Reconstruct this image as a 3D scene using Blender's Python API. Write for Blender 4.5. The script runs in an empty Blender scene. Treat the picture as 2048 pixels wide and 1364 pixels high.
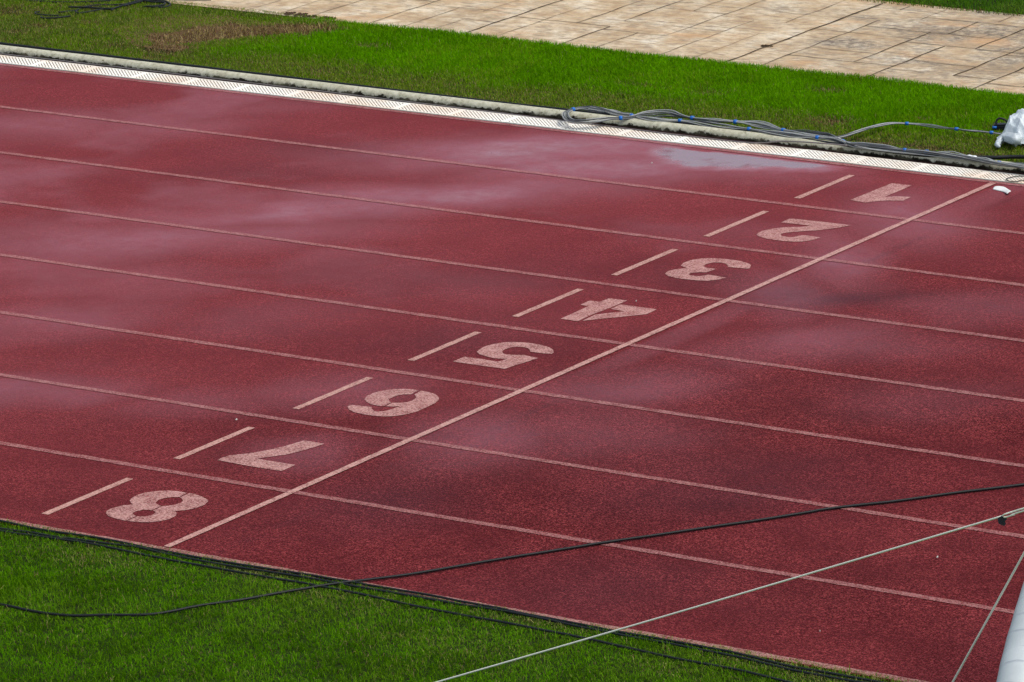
import bpy, bmesh, math, random
import numpy as np
from mathutils import Vector, Matrix
from mathutils.geometry import tessellate_polygon

scene = bpy.context.scene
COL = scene.collection
random.seed(7)
RNG = np.random.default_rng(11)

# ------------------------------------------------------------------ camera
# plan axes: X along the lanes, Y across them (0 = outer line, 9.76 = inner line), Z up, metres
F_PX = 10894.6
CAM = np.array([18.3024, -23.3808, 9.2255])
RT = np.array([0.83166813, 0.55433861, -0.03219973])
UP = np.array([-0.12009669, 0.23619029, 0.96425667])
FW = np.array([-0.54212997, 0.79807447, -0.26300617])
cd = bpy.data.cameras.new("camera")
cam = bpy.data.objects.new("camera", cd)
COL.objects.link(cam)
cd.sensor_width = 36.0
cd.lens = 36.0 * F_PX / 2048.0
cd.clip_start, cd.clip_end = 0.5, 3000.0
cam.matrix_world = Matrix(((RT[0], UP[0], -FW[0], CAM[0]), (RT[1], UP[1], -FW[1], CAM[1]),
                           (RT[2], UP[2], -FW[2], CAM[2]), (0, 0, 0, 1)))
scene.camera = cam

# ------------------------------------------------------------------ sky, sun, exposure (bright overcast)
SUN_EL, SUN_AZ = math.radians(60), math.radians(80)      # azimuth measured from +Y towards +X
world = bpy.data.worlds.new("World")
scene.world = world
world.use_nodes = True
wn = world.node_tree
bg = wn.nodes["Background"]
sky = wn.nodes.new("ShaderNodeTexSky")
sky.sky_type = 'NISHITA'
sky.sun_disc = False
sky.sun_elevation = SUN_EL
sky.sun_rotation = SUN_AZ
sky.air_density = 1.0
sky.dust_density = 2.2
cloud = wn.nodes.new("ShaderNodeHueSaturation")      # thin cloud: the blue is mostly washed out
cloud.inputs["Saturation"].default_value = 0.58
wn.links.new(sky.outputs[0], cloud.inputs["Color"])
wn.links.new(cloud.outputs[0], bg.inputs[0])
bg.inputs[1].default_value = 0.14
sd = bpy.data.lights.new("sun", 'SUN')
sd.energy = 1.5
sd.angle = math.radians(14)
sd.color = (1.0, 0.955, 0.87)
so = bpy.data.objects.new("sun", sd)
COL.objects.link(so)
sdir = Vector((math.sin(SUN_AZ) * math.cos(SUN_EL), math.cos(SUN_AZ) * math.cos(SUN_EL), math.sin(SUN_EL)))
so.rotation_euler = sdir.to_track_quat('Z', 'Y').to_euler()
so.location = (0, 0, 30)
scene.view_settings.view_transform = 'Standard'
scene.view_settings.look = 'None'
scene.view_settings.exposure = 0.60
scene.view_settings.gamma = 1.0


# ------------------------------------------------------------------ helpers
def gp(x, y, z=0.0):
    """survey point: where the sight line through photo position (x, y) meets the level z"""
    d = FW * F_PX + RT * (x - 1024.0) - UP * (y - 682.0)
    t = (z - CAM[2]) / d[2]
    return CAM + t * d


def rp(x, y, dist):
    """point on the sight line through (x, y), dist metres deep"""
    d = FW + RT * ((x - 1024.0) / F_PX) - UP * ((y - 682.0) / F_PX)
    return CAM + d * dist


def depth(P):
    return float((np.asarray(P) - CAM) @ FW)


def tag(o, label=None, cat=None, group=None, kind=None):
    if label: o['label'] = label
    if cat: o['category'] = cat
    if group: o['group'] = group
    if kind: o['kind'] = kind
    return o


def mesh_obj(name, verts, faces, mat=None, parent=None, smooth=False):
    me = bpy.data.meshes.new(name)
    me.from_pydata([tuple(map(float, v)) for v in verts], [], [tuple(f) for f in faces])
    me.update()
    o = bpy.data.objects.new(name, me)
    COL.objects.link(o)
    if mat: me.materials.append(mat)
    if smooth:
        me.polygons.foreach_set('use_smooth', [True] * len(me.polygons))
    if parent:
        o.parent = parent
    return o


def empty(name, loc):
    o = bpy.data.objects.new(name, None)
    COL.objects.link(o)
    o.location = tuple(map(float, loc))
    o.empty_display_size = 0.1
    bpy.context.view_layer.update()
    return o


def adopt(child, parent):
    """parent a mesh whose coordinates are in the world frame"""
    child.parent = parent
    child.matrix_parent_inverse = Matrix.Translation(parent.location).inverted()
    return child


def recentre(o):
    """move a mesh object's origin to the middle of its base"""
    me = o.data
    n = len(me.vertices)
    co = np.empty(n * 3)
    me.vertices.foreach_get('co', co)
    co = co.reshape(-1, 3)
    c = np.array([(co[:, 0].min() + co[:, 0].max()) / 2, (co[:, 1].min() + co[:, 1].max()) / 2, co[:, 2].min()])
    me.vertices.foreach_set('co', (co - c).ravel())
    me.update()
    o.location = tuple(c)
    return o


def catmull(pts, per=8):
    P = np.asarray(pts, float)
    P = np.vstack([2 * P[0] - P[1], P, 2 * P[-1] - P[-2]])
    out = []
    for i in range(1, len(P) - 2):
        p0, p1, p2, p3 = P[i - 1], P[i], P[i + 1], P[i + 2]
        for t in np.linspace(0, 1, per, endpoint=False):
            out.append(0.5 * ((2 * p1) + (-p0 + p2) * t + (2 * p0 - 5 * p1 + 4 * p2 - p3) * t * t
                              + (-p0 + 3 * p1 - 3 * p2 + p3) * t ** 3))
    out.append(P[-2])
    return np.array(out)


def resample(P, step):
    P = np.asarray(P, float)
    s = np.concatenate([[0], np.cumsum(np.linalg.norm(np.diff(P, axis=0), axis=1))])
    n = max(2, int(s[-1] / step) + 1)
    t = np.linspace(0, s[-1], n)
    return np.stack([np.interp(t, s, P[:, k]) for k in range(3)], 1), t


def tube_data(P, r, sides=8, base=0):
    P = np.asarray(P, float)
    n = len(P)
    T = np.gradient(P, axis=0)
    T /= np.linalg.norm(T, axis=1)[:, None] + 1e-12
    ref = np.array([0, 0, 1.0])
    A = np.cross(np.broadcast_to(ref, T.shape), T)
    ln = np.linalg.norm(A, axis=1)
    A[ln < 1e-4] = (1, 0, 0)
    A /= np.linalg.norm(A, axis=1)[:, None]
    B = np.cross(T, A)
    rr = np.broadcast_to(np.asarray(r, float), (n,))
    ang = np.linspace(0, 2 * math.pi, sides, endpoint=False)
    V = (P[:, None, :] + rr[:, None, None] * (np.cos(ang)[None, :, None] * A[:, None, :] + np.sin(ang)[None, :, None] * B[:, None, :])).reshape(-1, 3)
    Fc = []
    for i in range(n - 1):
        for j in range(sides):
            a = base + i * sides + j
            b = base + i * sides + (j + 1) % sides
            Fc.append((a, b, b + sides, a + sides))
    Fc.append(tuple(base + j for j in range(sides))[::-1])
    Fc.append(tuple(base + (n - 1) * sides + j for j in range(sides)))
    return V, Fc


def tubes(name, paths, r, mat, parent=None, sides=8):
    V, Fc = [], []
    nb = 0
    for k, P in enumerate(paths):
        rk = r[k] if isinstance(r, (list, tuple)) else r
        v, f = tube_data(P, rk, sides, nb)
        V.append(v); Fc += f; nb += len(v)
    return mesh_obj(name, np.vstack(V), Fc, mat, parent, True)


def vnoise(x, y, scale, seed, octaves=3):
    """smooth value noise 0..1 on arrays"""
    r = np.random.default_rng(seed)
    tab = r.random((64, 64))
    out = np.zeros_like(x, dtype=float)
    amp, tot = 1.0, 0.0
    for o in range(octaves):
        u, v = x * scale + 17.3 * o, y * scale + 5.1 * o
        i, j = np.floor(u).astype(int), np.floor(v).astype(int)
        fu, fv = u - i, v - j
        fu = fu * fu * (3 - 2 * fu); fv = fv * fv * (3 - 2 * fv)
        g = lambda a, b: tab[a % 64, b % 64]
        out += amp * ((g(i, j) * (1 - fu) + g(i + 1, j) * fu) * (1 - fv) + (g(i, j + 1) * (1 - fu) + g(i + 1, j + 1) * fu) * fv)
        tot += amp; amp *= 0.5; scale *= 2.03
    return out / tot


def sstep(a, b, x):
    t = np.clip((x - a) / (b - a), 0, 1)
    return t * t * (3 - 2 * t)


# ------------------------------------------------------------------ materials
class N:
    def __init__(self, name):
        self.m = bpy.data.materials.new(name)
        self.m.use_nodes = True
        self.t = self.m.node_tree
        self.b = self.t.nodes["Principled BSDF"]

    def new(self, kind, **kw):
        n = self.t.nodes.new(kind)
        for k, v in kw.items():
            setattr(n, k, v)
        return n

    def link(self, a, b):
        self.t.links.new(a, b)

    def set(self, sock, v):
        if hasattr(v, 'is_output') or isinstance(v, bpy.types.NodeSocket):
            self.link(v, sock)
        else:
            sock.default_value = v

    def pos(self):
        return self.new("ShaderNodeNewGeometry").outputs["Position"]

    def noise(self, scale, detail=3, rough=0.55, vec=None, stretch=None):
        n = self.new("ShaderNodeTexNoise")
        n.inputs["Scale"].default_value = scale
        n.inputs["Detail"].default_value = detail
        n.inputs["Roughness"].default_value = rough
        v = vec or self.pos()
        if stretch:
            mp = self.new("ShaderNodeMapping")
            mp.inputs["Scale"].default_value = stretch
            self.link(v, mp.inputs[0]); v = mp.outputs[0]
        self.link(v, n.inputs["Vector"])
        return n.outputs["Fac"]

    def ramp(self, fac, stops):
        n = self.new("ShaderNodeValToRGB")
        e = n.color_ramp.elements
        while len(e) < len(stops): e.new(0.5)
        for k, (p, c) in enumerate(stops):
            e[k].position = p
            e[k].color = (c[0], c[1], c[2], 1) if not isinstance(c, (int, float)) else (c, c, c, 1)
        self.link(fac, n.inputs[0])
        return n.outputs[0]

    def mix(self, fac, a, b, mode='MIX'):
        n = self.new("ShaderNodeMix", data_type='RGBA', blend_type=mode)
        self.set(n.inputs[0], fac)
        for s, v in ((n.inputs[6], a), (n.inputs[7], b)):
            if isinstance(v, tuple): s.default_value = (*v[:3], 1)
            else: self.set(s, v)
        return n.outputs[2]

    def math(self, op, a, b=0.0, c=None, clamp=False):
        n = self.new("ShaderNodeMath", operation=op, use_clamp=clamp)
        self.set(n.inputs[0], a); self.set(n.inputs[1], b)
        if c is not None: self.set(n.inputs[2], c)
        return n.outputs[0]

    def attr(self, name, out="Fac"):
        n = self.new("ShaderNodeAttribute", attribute_name=name)
        return n.outputs[out]

    def bump(self, h, strength, dist):
        n = self.new("ShaderNodeBump")
        self.set(n.inputs["Strength"], strength)
        n.inputs["Distance"].default_value = dist
        self.link(h, n.inputs["Height"])
        self.link(n.outputs[0], self.b.inputs["Normal"])

    def fin(self, color=None, rough=None, spec=None, metal=None):
        if color is not None:
            if isinstance(color, tuple): self.b.inputs["Base Color"].default_value = (*color[:3], 1)
            else: self.link(color, self.b.inputs["Base Color"])
        if rough is not None: self.set(self.b.inputs["Roughness"], rough)
        if spec is not None: self.set(self.b.inputs["Specular IOR Level"], spec)
        if metal is not None: self.set(self.b.inputs["Metallic"], metal)
        return self.m


def track_color(n):
    """granulated rubber: brick red, speckled, with slightly browner and darker stains"""
    p = n.pos()
    vor = n.new("ShaderNodeTexVoronoi")
    vor.inputs["Scale"].default_value = 135
    n.link(p, vor.inputs["Vector"])
    sp = n.new("ShaderNodeSeparateColor"); n.link(vor.outputs["Color"], sp.inputs[0])
    soft = n.noise(85, 2, 0.6, p)
    grain = n.math('ADD', n.math('MULTIPLY', sp.outputs[0], 0.5), n.math('MULTIPLY', soft, 0.5))
    grain2 = n.noise(30, 3, 0.65, p)
    big = n.noise(1.5, 6, 0.68, p)
    base = n.ramp(grain, [(0.22, (0.008, 0.0008, 0.0010)), (0.48, (0.080, 0.0073, 0.0086)), (0.74, (0.275, 0.049, 0.050))])
    base = n.mix(n.ramp(grain2, [(0.36, 0.5), (0.6, 0.0)]), base, (0.036, 0.0035, 0.005))
    stain = n.ramp(big, [(0.40, 0.0), (0.62, 0.56)])
    base = n.mix(stain, base, (0.036, 0.0030, 0.0040))
    dry_or_lit = n.attr("dry_or_lit")
    base = n.mix(n.math('MULTIPLY', dry_or_lit, 0.50), base, (0.225, 0.044, 0.051))  # painted light: rubber colour brightened to the far left, darker near right
    base = n.mix(n.ramp(n.attr("wet"), [(0.06, 0.0), (0.50, 0.42)]), base, (0.30, 0.085, 0.118))   # pink sheen of the wet film, painted into the colour
    base = n.mix(n.ramp(n.attr("wet"), [(0.80, 0.0), (1.0, 0.45)]), base, (0.060, 0.016, 0.022))
    dirt = n.attr("dirt")
    base = n.mix(n.math('MULTIPLY', dirt, 0.6), base, (0.045, 0.020, 0.028))
    return base, grain, grain2


def wet_finish(n, grain, dry_rough=0.85):
    """a rain film: smoother and glossier where the water has not dried"""
    wet = n.attr("wet")
    nz = n.noise(6.0, 4, 0.6)
    w = n.math('MULTIPLY', wet, n.math('MULTIPLY_ADD', nz, 1.2, 0.35), clamp=True)
    rough = n.math('MULTIPLY_ADD', w, -(dry_rough - 0.13), dry_rough)
    spec = n.math('ADD', n.math('MULTIPLY_ADD', w, 0.50, 0.02), n.ramp(w, [(0.80, 0.0), (1.0, 0.72)]))
    strength = n.math('MULTIPLY_ADD', w, -0.42, 0.5)
    n.bump(grain, strength, 0.004)
    return rough, spec


def mat_track():
    n = N("track_rubber")
    c, g, g2 = track_color(n)
    r, s = wet_finish(n, g)
    return n.fin(c, r, s)


def mat_paint(name, col, cover):
    """worn line paint: the granules show through it"""
    n = N(name)
    c, g, g2 = track_color(n)
    fine = n.noise(80, 3, 0.75)
    mid = n.noise(9, 4, 0.6)
    wear = n.math('ADD', n.math('MULTIPLY', fine, 0.75), n.math('MULTIPLY', mid, 0.25))
    m = n.ramp(wear, [(cover - 0.09, 0.0), (cover + 0.10, 0.9)])
    pc = n.mix(n.noise(60, 2), tuple(x * 0.8 for x in col), col)
    c = n.mix(m, pc, c)
    r, s = wet_finish(n, g, 0.85)
    return n.fin(c, r, s)


M_TRACK = mat_track()
M_NUM = mat_paint("numeral_paint", (0.49, 0.275, 0.245), 0.51)
M_FIN = mat_paint("finish_line_paint", (0.50, 0.285, 0.245), 0.545)
M_DASH = mat_paint("dash_paint", (0.49, 0.28, 0.235), 0.55)
M_LANE = mat_paint("lane_line_paint", (0.36, 0.165, 0.155), 0.49)
M_EDGE = mat_paint("edge_line_paint", (0.40, 0.22, 0.19), 0.49)


def mat_soil(name, a, b, c):
    n = N(name)
    f = n.noise(22, 6, 0.7)
    g = n.noise(3.0, 4, 0.6)
    col = n.mix(n.ramp(g, [(0.4, 0.0), (0.65, 1.0)]), n.ramp(f, [(0.35, a), (0.65, b)]), c)
    n.bump(f, 0.8, 0.02)
    return n.fin(col, 0.95, 0.1)


M_SOIL = mat_soil("lawn_soil", (0.010, 0.018, 0.002), (0.022, 0.036, 0.004), (0.014, 0.026, 0.002))
M_GROUND = mat_soil("distant_turf", (0.026, 0.080, 0.004), (0.050, 0.135, 0.006), (0.060, 0.120, 0.012))
M_BARE = mat_soil("bare_earth", (0.035, 0.018, 0.009), (0.21, 0.125, 0.066), (0.12, 0.066, 0.034))


def mat_grass():
    n = N("grass_blade")
    col = n.attr("tint", "Color")
    n.fin(col, 0.6, 0.0)
    tr = n.new("ShaderNodeBsdfTranslucent")
    br = n.mix(1.0, col, (1.0, 1.0, 0.35), 'MULTIPLY')
    n.link(br, tr.inputs[0])
    ms = n.new("ShaderNodeMixShader")
    ms.inputs[0].default_value = 0.40
    n.link(n.b.outputs[0], ms.inputs[1]); n.link(tr.outputs[0], ms.inputs[2])
    n.link(ms.outputs[0], n.t.nodes["Material Output"].inputs[0])
    return n.m


M_GRASS = mat_grass()


def mat_kerb():
    n = N("kerb_concrete")
    f = n.noise(30, 5, 0.65)
    g = n.noise(7, 5, 0.65, stretch=(0.6, 1, 1))
    col = n.ramp(f, [(0.3, (0.26, 0.25, 0.175)), (0.5, (0.42, 0.41, 0.31)), (0.7, (0.52, 0.50, 0.39))])
    # green-black algae growing up from the foot with a ragged edge
    sep = n.new("ShaderNodeSeparateXYZ"); n.link(n.pos(), sep.inputs[0])
    up = n.math('MULTIPLY_ADD', sep.outputs[2], -20.0, n.math('MULTIPLY', n.noise(16, 5, 0.7), 2.0))
    al = n.ramp(up, [(0.58, 0.0), (0.80, 1.0)])
    col = n.mix(al, col, (0.014, 0.011, 0.007))
    spots = n.ramp(n.noise(24, 4, 0.7), [(0.62, 0.0), (0.70, 0.9)])
    col = n.mix(spots, col, (0.06, 0.05, 0.03))
    col = n.mix(n.ramp(g, [(0.45, 0.0), (0.75, 0.45)]), col, (0.30, 0.27, 0.17))
    n.bump(f, 0.4, 0.003)
    return n.fin(col, 0.9, 0.1)


M_KERB = mat_kerb()


def mat_grate():
    n = N("white_grate_plastic")
    f = n.noise(1.1, 4, 0.6)
    g = n.noise(25, 4, 0.65)
    col = n.mix(n.ramp(f, [(0.46, 0.0), (0.62, 0.75)]), (0.80, 0.76, 0.68), (0.72, 0.55, 0.39))
    col = n.mix(n.ramp(g, [(0.55, 0.0), (0.75, 0.6)]), col, (0.45, 0.33, 0.23))
    return n.fin(col, 0.45, 0.4)


M_GRATE = mat_grate()


def mat_paving():
    n = N("stamped_concrete")
    f = n.noise(3.2, 6, 0.68)
    g = n.noise(13, 5, 0.7, stretch=(0.6, 1.4, 1))
    st = n.noise(1.6, 5, 0.65)
    ru = n.noise(1.0, 4, 0.6, stretch=(1.0, 2.2, 1))
    slab = n.attr("slab")
    col = n.ramp(f, [(0.30, (0.30, 0.185, 0.085)), (0.43, (0.47, 0.335, 0.19)), (0.55, (0.66, 0.525, 0.345)), (0.68, (0.82, 0.73, 0.56))])
    col = n.mix(n.math('MULTIPLY', slab, 0.35), col, (0.40, 0.27, 0.13))
    col = n.mix(n.ramp(g, [(0.48, 0.0), (0.68, 0.85)]), col, (0.22, 0.15, 0.09))
    mould = n.math('MULTIPLY', n.ramp(st, [(0.34, 0.12), (0.56, 1.0)]), n.attr("mould"), clamp=True)
    mould = n.math('MULTIPLY', mould, n.ramp(n.noise(18, 5, 0.75), [(0.35, 0.25), (0.62, 1.0)]))
    col = n.mix(mould, col, (0.115, 0.085, 0.055))
    col = n.mix(n.ramp(ru, [(0.58, 0.0), (0.72, 0.5)]), col, (0.56, 0.30, 0.12))
    n.bump(n.math('ADD', f, n.math('MULTIPLY', g, 0.4)), 0.35, 0.012)
    return n.fin(col, 0.62, 0.35)


M_PAVE = mat_paving()
n_ = N("joint_dirt")
M_JOINT = n_.fin(n_.ramp(n_.noise(9, 5, 0.7), [(0.35, (0.020, 0.016, 0.010)), (0.72, (0.15, 0.105, 0.065))]), 0.95, 0.1)


def plain(name, col, rough, spec=0.4, var=0.25, scale=40, metal=0.0, bump=0.0):
    n = N(name)
    f = n.noise(scale, 4, 0.6)
    c = n.mix(f, tuple(x * (1 - var) for x in col), tuple(min(1, x * (1 + var)) for x in col))
    if bump: n.bump(f, bump, 0.004)
    return n.fin(c, rough, spec, metal)


M_BLACK = plain("black_rubber", (0.006, 0.007, 0.008), 0.5, 0.22)
M_BLACK2 = plain("dusty_black_rubber", (0.010, 0.013, 0.014), 0.6, 0.18)
M_GREY = plain("grey_cable_jacket", (0.30, 0.31, 0.295), 0.45, 0.4, 0.3, 25)
M_GREY2 = plain("dark_grey_cable_jacket", (0.07, 0.075, 0.078), 0.45, 0.4, 0.3, 25)
M_WIRE = plain("dull_grey_wire", (0.14, 0.12, 0.115), 0.5, 0.4, 0.4, 15)
M_BLUE = plain("blue_tape", (0.003, 0.115, 0.42), 0.45, 0.4, 0.2)
M_WHITE = plain("white_tape", (0.72, 0.74, 0.74), 0.5, 0.4, 0.08)
M_ROPE = plain("cream_rope", (0.84, 0.82, 0.70), 0.7, 0.3, 0.12, 120)
M_CARD = plain("white_card", (0.62, 0.63, 0.60), 0.7, 0.3, 0.06)
M_FLECK = plain("dull_paper", (0.42, 0.40, 0.37), 0.8, 0.2, 0.1)
M_LEAF = plain("dead_leaf", (0.055, 0.035, 0.020), 0.9, 0.1, 0.5, 60)
M_TROUGH = plain("drain_silt", (0.40, 0.30, 0.22), 0.9, 0.1, 0.3, 12)
M_FOOT = plain("kerb_foot_rubber", (0.016, 0.006, 0.006), 0.9, 0.1, 0.5, 18)


def mat_plastic():
    n = N("white_plastic_film")
    f = n.noise(9, 4, 0.6)
    n.bump(n.noise(55, 4, 0.7), 0.55, 0.010)
    n.fin(n.mix(f, (0.40, 0.46, 0.49), (0.60, 0.65, 0.66)), 0.32, 0.5)
    return n.m


M_FILM = mat_plastic()


def mat_post():
    n = N("pale_grey_post_skin")
    uvz = n.attr("along")
    wob = n.math('MULTIPLY_ADD', n.noise(5, 3), 0.05, uvz)
    ring = n.new("ShaderNodeTexWave", wave_type='BANDS', bands_direction='X', wave_profile='SAW')
    cx = n.new("ShaderNodeCombineXYZ"); n.link(wob, cx.inputs[0])
    n.link(cx.outputs[0], ring.inputs[0])
    ring.inputs["Scale"].default_value = 3.1
    ring.inputs["Distortion"].default_value = 0.6
    seam = n.ramp(ring.outputs["Fac"], [(0.86, 0.0), (0.95, 1.0)])
    smear = n.noise(12, 4, 0.6)
    col = n.mix(n.ramp(smear, [(0.4, 0.0), (0.8, 0.5)]), (0.46, 0.50, 0.50), (0.36, 0.40, 0.41))
    col = n.mix(n.math('MULTIPLY', seam, n.ramp(n.noise(8, 3), [(0.35, 0.0), (0.6, 0.6)])), col, (0.25, 0.27, 0.31))
    n.bump(ring.outputs["Fac"], 0.25, 0.006)
    return n.fin(col, 0.5, 0.4)


M_POST = mat_post()

# ------------------------------------------------------------------ setting: ground, track, kerb, paving
LW = 1.22
gnd = mesh_obj("ground", [(-600, -600, -0.016), (600, -600, -0.016), (600, 600, -0.016), (-600, 600, -0.016)], [(0, 1, 2, 3)], M_GROUND)
tag(gnd, kind='structure')

X0, X1 = -22.0, 16.0


def grid_sheet(name, x0, x1, y0, y1, z, step, mat, zfun=None):
    nx, ny = int(round((x1 - x0) / step)) + 1, int(round((y1 - y0) / step)) + 1
    xs, ys = np.linspace(x0, x1, nx), np.linspace(y0, y1, ny)
    gx, gy = np.meshgrid(xs, ys)
    gz = np.full_like(gx, z) if zfun is None else zfun(gx, gy)
    V = np.stack([gx.ravel(), gy.ravel(), gz.ravel()], 1)
    i = np.arange(ny - 1)[:, None] * nx + np.arange(nx - 1)[None, :]
    i = i.ravel()
    Fc = np.stack([i, i + 1, i + nx + 1, i + nx], 1)
    o = mesh_obj(name, V, Fc.tolist(), mat)
    return o, gx.ravel(), gy.ravel()


def put_attr(o, name, vals):
    a = o.data.attributes.new(name, 'FLOAT', 'POINT')
    a.data.foreach_set('value', np.asarray(vals, np.float32))


# wet patches: survey centre, half sizes along the photo's axes on the ground, amount
WET = [((1090, 300), 1.3, 0.55, 0.82), ((1240, 335), 1.2, 0.5, 0.7), ((880, 388), 1.4, 0.42, 0.70), ((700, 412), 1.0, 0.4, 0.52),
       ((540, 422), 1.0, 0.4, 0.58), ((330, 478), 1.4, 0.6, 0.50), ((120, 470), 1.0, 0.5, 0.30), ((60, 250), 0.9, 0.6, 0.35),
       ((300, 255), 0.9, 0.5, 0.35), ((460, 215), 0.8, 0.4, 0.25), ((1840, 432), 0.5, 0.8, 0.5), ((1690, 515), 0.3, 0.9, 0.45),
       ((1560, 590), 0.4, 0.8, 0.35), ((1640, 690), 0.8, 0.5, 0.35), ((1180, 860), 0.9, 0.8, 0.22), ((960, 880), 0.5, 0.7, 0.35),
       ((1260, 770), 0.8, 0.5, 0.35), ((700, 780), 0.6, 0.5, 0.3), ((60, 640), 0.9, 0.5, 0.35), ((40, 780), 0.8, 0.4, 0.4),
       ((200, 560), 0.9, 0.5, 0.3), ((560, 640), 0.9, 0.5, 0.2), ((1420, 350), 0.9, 0.4, 0.4), ((1860, 800), 0.8, 0.6, 0.15),
       ((1950, 620), 0.6, 0.4, 0.25), ((600, 900), 0.5, 0.4, 0.3), ((400, 800), 0.8, 0.4, 0.25)]
DIRT = [((1700, 605), 0.55, 0.25, 0.9), ((1580, 590), 0.3, 0.3, 0.6), ((1430, 985), 0.8, 0.5, 0.5), ((760, 1000), 0.6, 0.5, 0.6),
        ((700, 1020), 0.3, 0.5, 0.4), ((1500, 940), 0.8, 0.4, 0.4), ((1200, 1180), 0.7, 0.6, 0.4), ((1420, 560), 0.25, 0.25, 0.5),
        ((620, 300), 0.8, 0.4, 0.4), ((1000, 560), 1.0, 0.5, 0.35), ((900, 690), 0.6, 0.4, 0.4), ((480, 350), 0.9, 0.3, 0.35)]


def wet_values(gx, gy):
    wx = gx + 0.7 * (vnoise(gx, gy, 0.9, 3) - 0.5)
    wy = gy + 0.5 * (vnoise(gx, gy, 1.1, 4) - 0.5)
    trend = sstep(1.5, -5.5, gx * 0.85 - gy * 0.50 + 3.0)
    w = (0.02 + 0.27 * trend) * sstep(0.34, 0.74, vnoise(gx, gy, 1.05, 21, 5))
    for (px, py), a, b, s in WET:
        c = gp(px, py)
        dx, dy = wx - c[0], wy - c[1]
        u, v = dx * 0.80 + dy * 0.60, -dx * 0.60 + dy * 0.80
        w = np.maximum(w, 0.80 * s * np.exp(-((u / a) ** 2 + (v / b) ** 2)) * (0.7 + 0.6 * vnoise(gx, gy, 2.2, 41, 4)))
    # water still standing against the drain
    ed = 9.66 - 0.40 * np.exp(-((gx + 2.25) / 0.65) ** 2) - 0.10 * np.exp(-((gx + 1.5) / 0.5) ** 2)
    pn = 0.12 * (vnoise(gx, gy, 4.0, 9, 4) - 0.5)
    pud = sstep(-0.32, 0.14, gy - ed + 2.2 * pn) ** 1.6 * sstep(-3.15, -2.5, gx + pn) * (1 - sstep(-1.5, -1.0, gx)) * (1 - sstep(9.66, 9.70, gy + pn))
    w = np.maximum(w, 1.12 * pud)
    # film along the seam beside the finish line
    w = np.maximum(w, 0.17 * sstep(0.02, 0.10, gx) * (1 - sstep(0.22, 0.40, gx + .06 * (vnoise(gx, gy, 1.5, 46) - .5))) * sstep(2.0, 4.5, gy))
    d = 0 * gx
    for (px, py), a, b, s in DIRT:
        c = gp(px, py)
        dx, dy = wx - c[0], wy - c[1]
        u, v = dx * 0.80 + dy * 0.60, -dx * 0.60 + dy * 0.80
        d = np.maximum(d, s * np.exp(-((u / a) ** 2 + (v / b) ** 2)))
    d = np.maximum(d, 0.45 * np.exp(-((gx - 0.32 - 0.05 * (vnoise(gx * 0, gy, 1.0, 5) - 0.5)) / 0.03) ** 2) * sstep(0.45, 0.6, vnoise(gx * 0, gy, 2.0, 33)))
    return w, d


def lit_values(gx, gy):
    """track tone: random mottle plus painted light, brighter towards the far left"""
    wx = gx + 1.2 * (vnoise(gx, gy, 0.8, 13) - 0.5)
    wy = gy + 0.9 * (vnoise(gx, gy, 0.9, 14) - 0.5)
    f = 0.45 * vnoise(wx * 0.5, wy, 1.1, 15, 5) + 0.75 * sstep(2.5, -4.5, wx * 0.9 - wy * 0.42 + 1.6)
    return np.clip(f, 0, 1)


track, tx, ty = grid_sheet("running_track", -12.0, 8.0, -0.075, 9.79, 0.0, 0.04, M_TRACK)
tag(track, kind='structure')
w_, d_ = wet_values(tx, ty)
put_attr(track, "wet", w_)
put_attr(track, "dirt", d_)
put_attr(track, "dry_or_lit", lit_values(tx, ty))
track_far, fx, fy = grid_sheet("running_track", 8.0, 60.0, -0.075, 9.79, 0.0, 0.6, M_TRACK)
tag(track_far, kind='structure')
track_far2, fx, fy = grid_sheet("running_track", -80.0, -12.0, -0.075, 9.79, 0.0, 0.6, M_TRACK)
tag(track_far2, kind='structure')


def flat_poly(name, loops, z, mat, label=None):
    """painted sheet from plan outlines (list of closed outlines)"""
    V, Fc = [], []
    for lp in loops:
        P = [Vector((float(p[0]), float(p[1]), 0)) for p in lp]
        tris = tessellate_polygon([P])
        b = len(V)
        V += [(p.x, p.y, z) for p in P]
        for t in tris:
            a, c, d = [P[i] for i in t]
            up = (c - a).cross(d - a).z > 0
            Fc.append(tuple(b + i for i in (t if up else t[::-1])))
    o = mesh_obj(name, V, Fc, mat, track)
    xy = np.array([(v[0], v[1]) for v in V])
    ww, dd = wet_values(xy[:, 0], xy[:, 1])
    put_attr(o, "wet", np.minimum(ww, 0.5) * 0.5)
    put_attr(o, "dry_or_lit", lit_values(xy[:, 0], xy[:, 1]))
    put_attr(o, "dirt", dd * 0.3)
    if label: o['label'] = label
    return o


def strip(name, x0, x1, y0, y1, z, mat, label=None, jag=0.0):
    L = max(x1 - x0, y1 - y0)
    n = max(2, int(L / 0.07))
    along_x = (x1 - x0) > (y1 - y0)
    V, Fc = [], []
    for i in range(n + 1):
        t = i / n
        for s in (0, 1):
            j = random.uniform(-jag, jag)
            if along_x: V.append((x0 + (x1 - x0) * t, (y0, y1)[s] + j, z))
            else: V.append(((x0, x1)[s] + j, y0 + (y1 - y0) * t, z))
    for i in range(n):
        a = 2 * i
        Fc.append((a, a + 2, a + 3, a + 1) if along_x else (a, a + 1, a + 3, a + 2))
    o = mesh_obj(name, V, Fc, mat, track)
    xy = np.array([(v[0], v[1]) for v in V])
    ww, dd = wet_values(xy[:, 0], xy[:, 1])
    put_attr(o, "wet", np.minimum(ww, 0.6) * 0.6)
    put_attr(o, "dry_or_lit", lit_values(xy[:, 0], xy[:, 1]))
    put_attr(o, "dirt", dd * 0.5)
    if label: o['label'] = label
    return o


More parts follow.
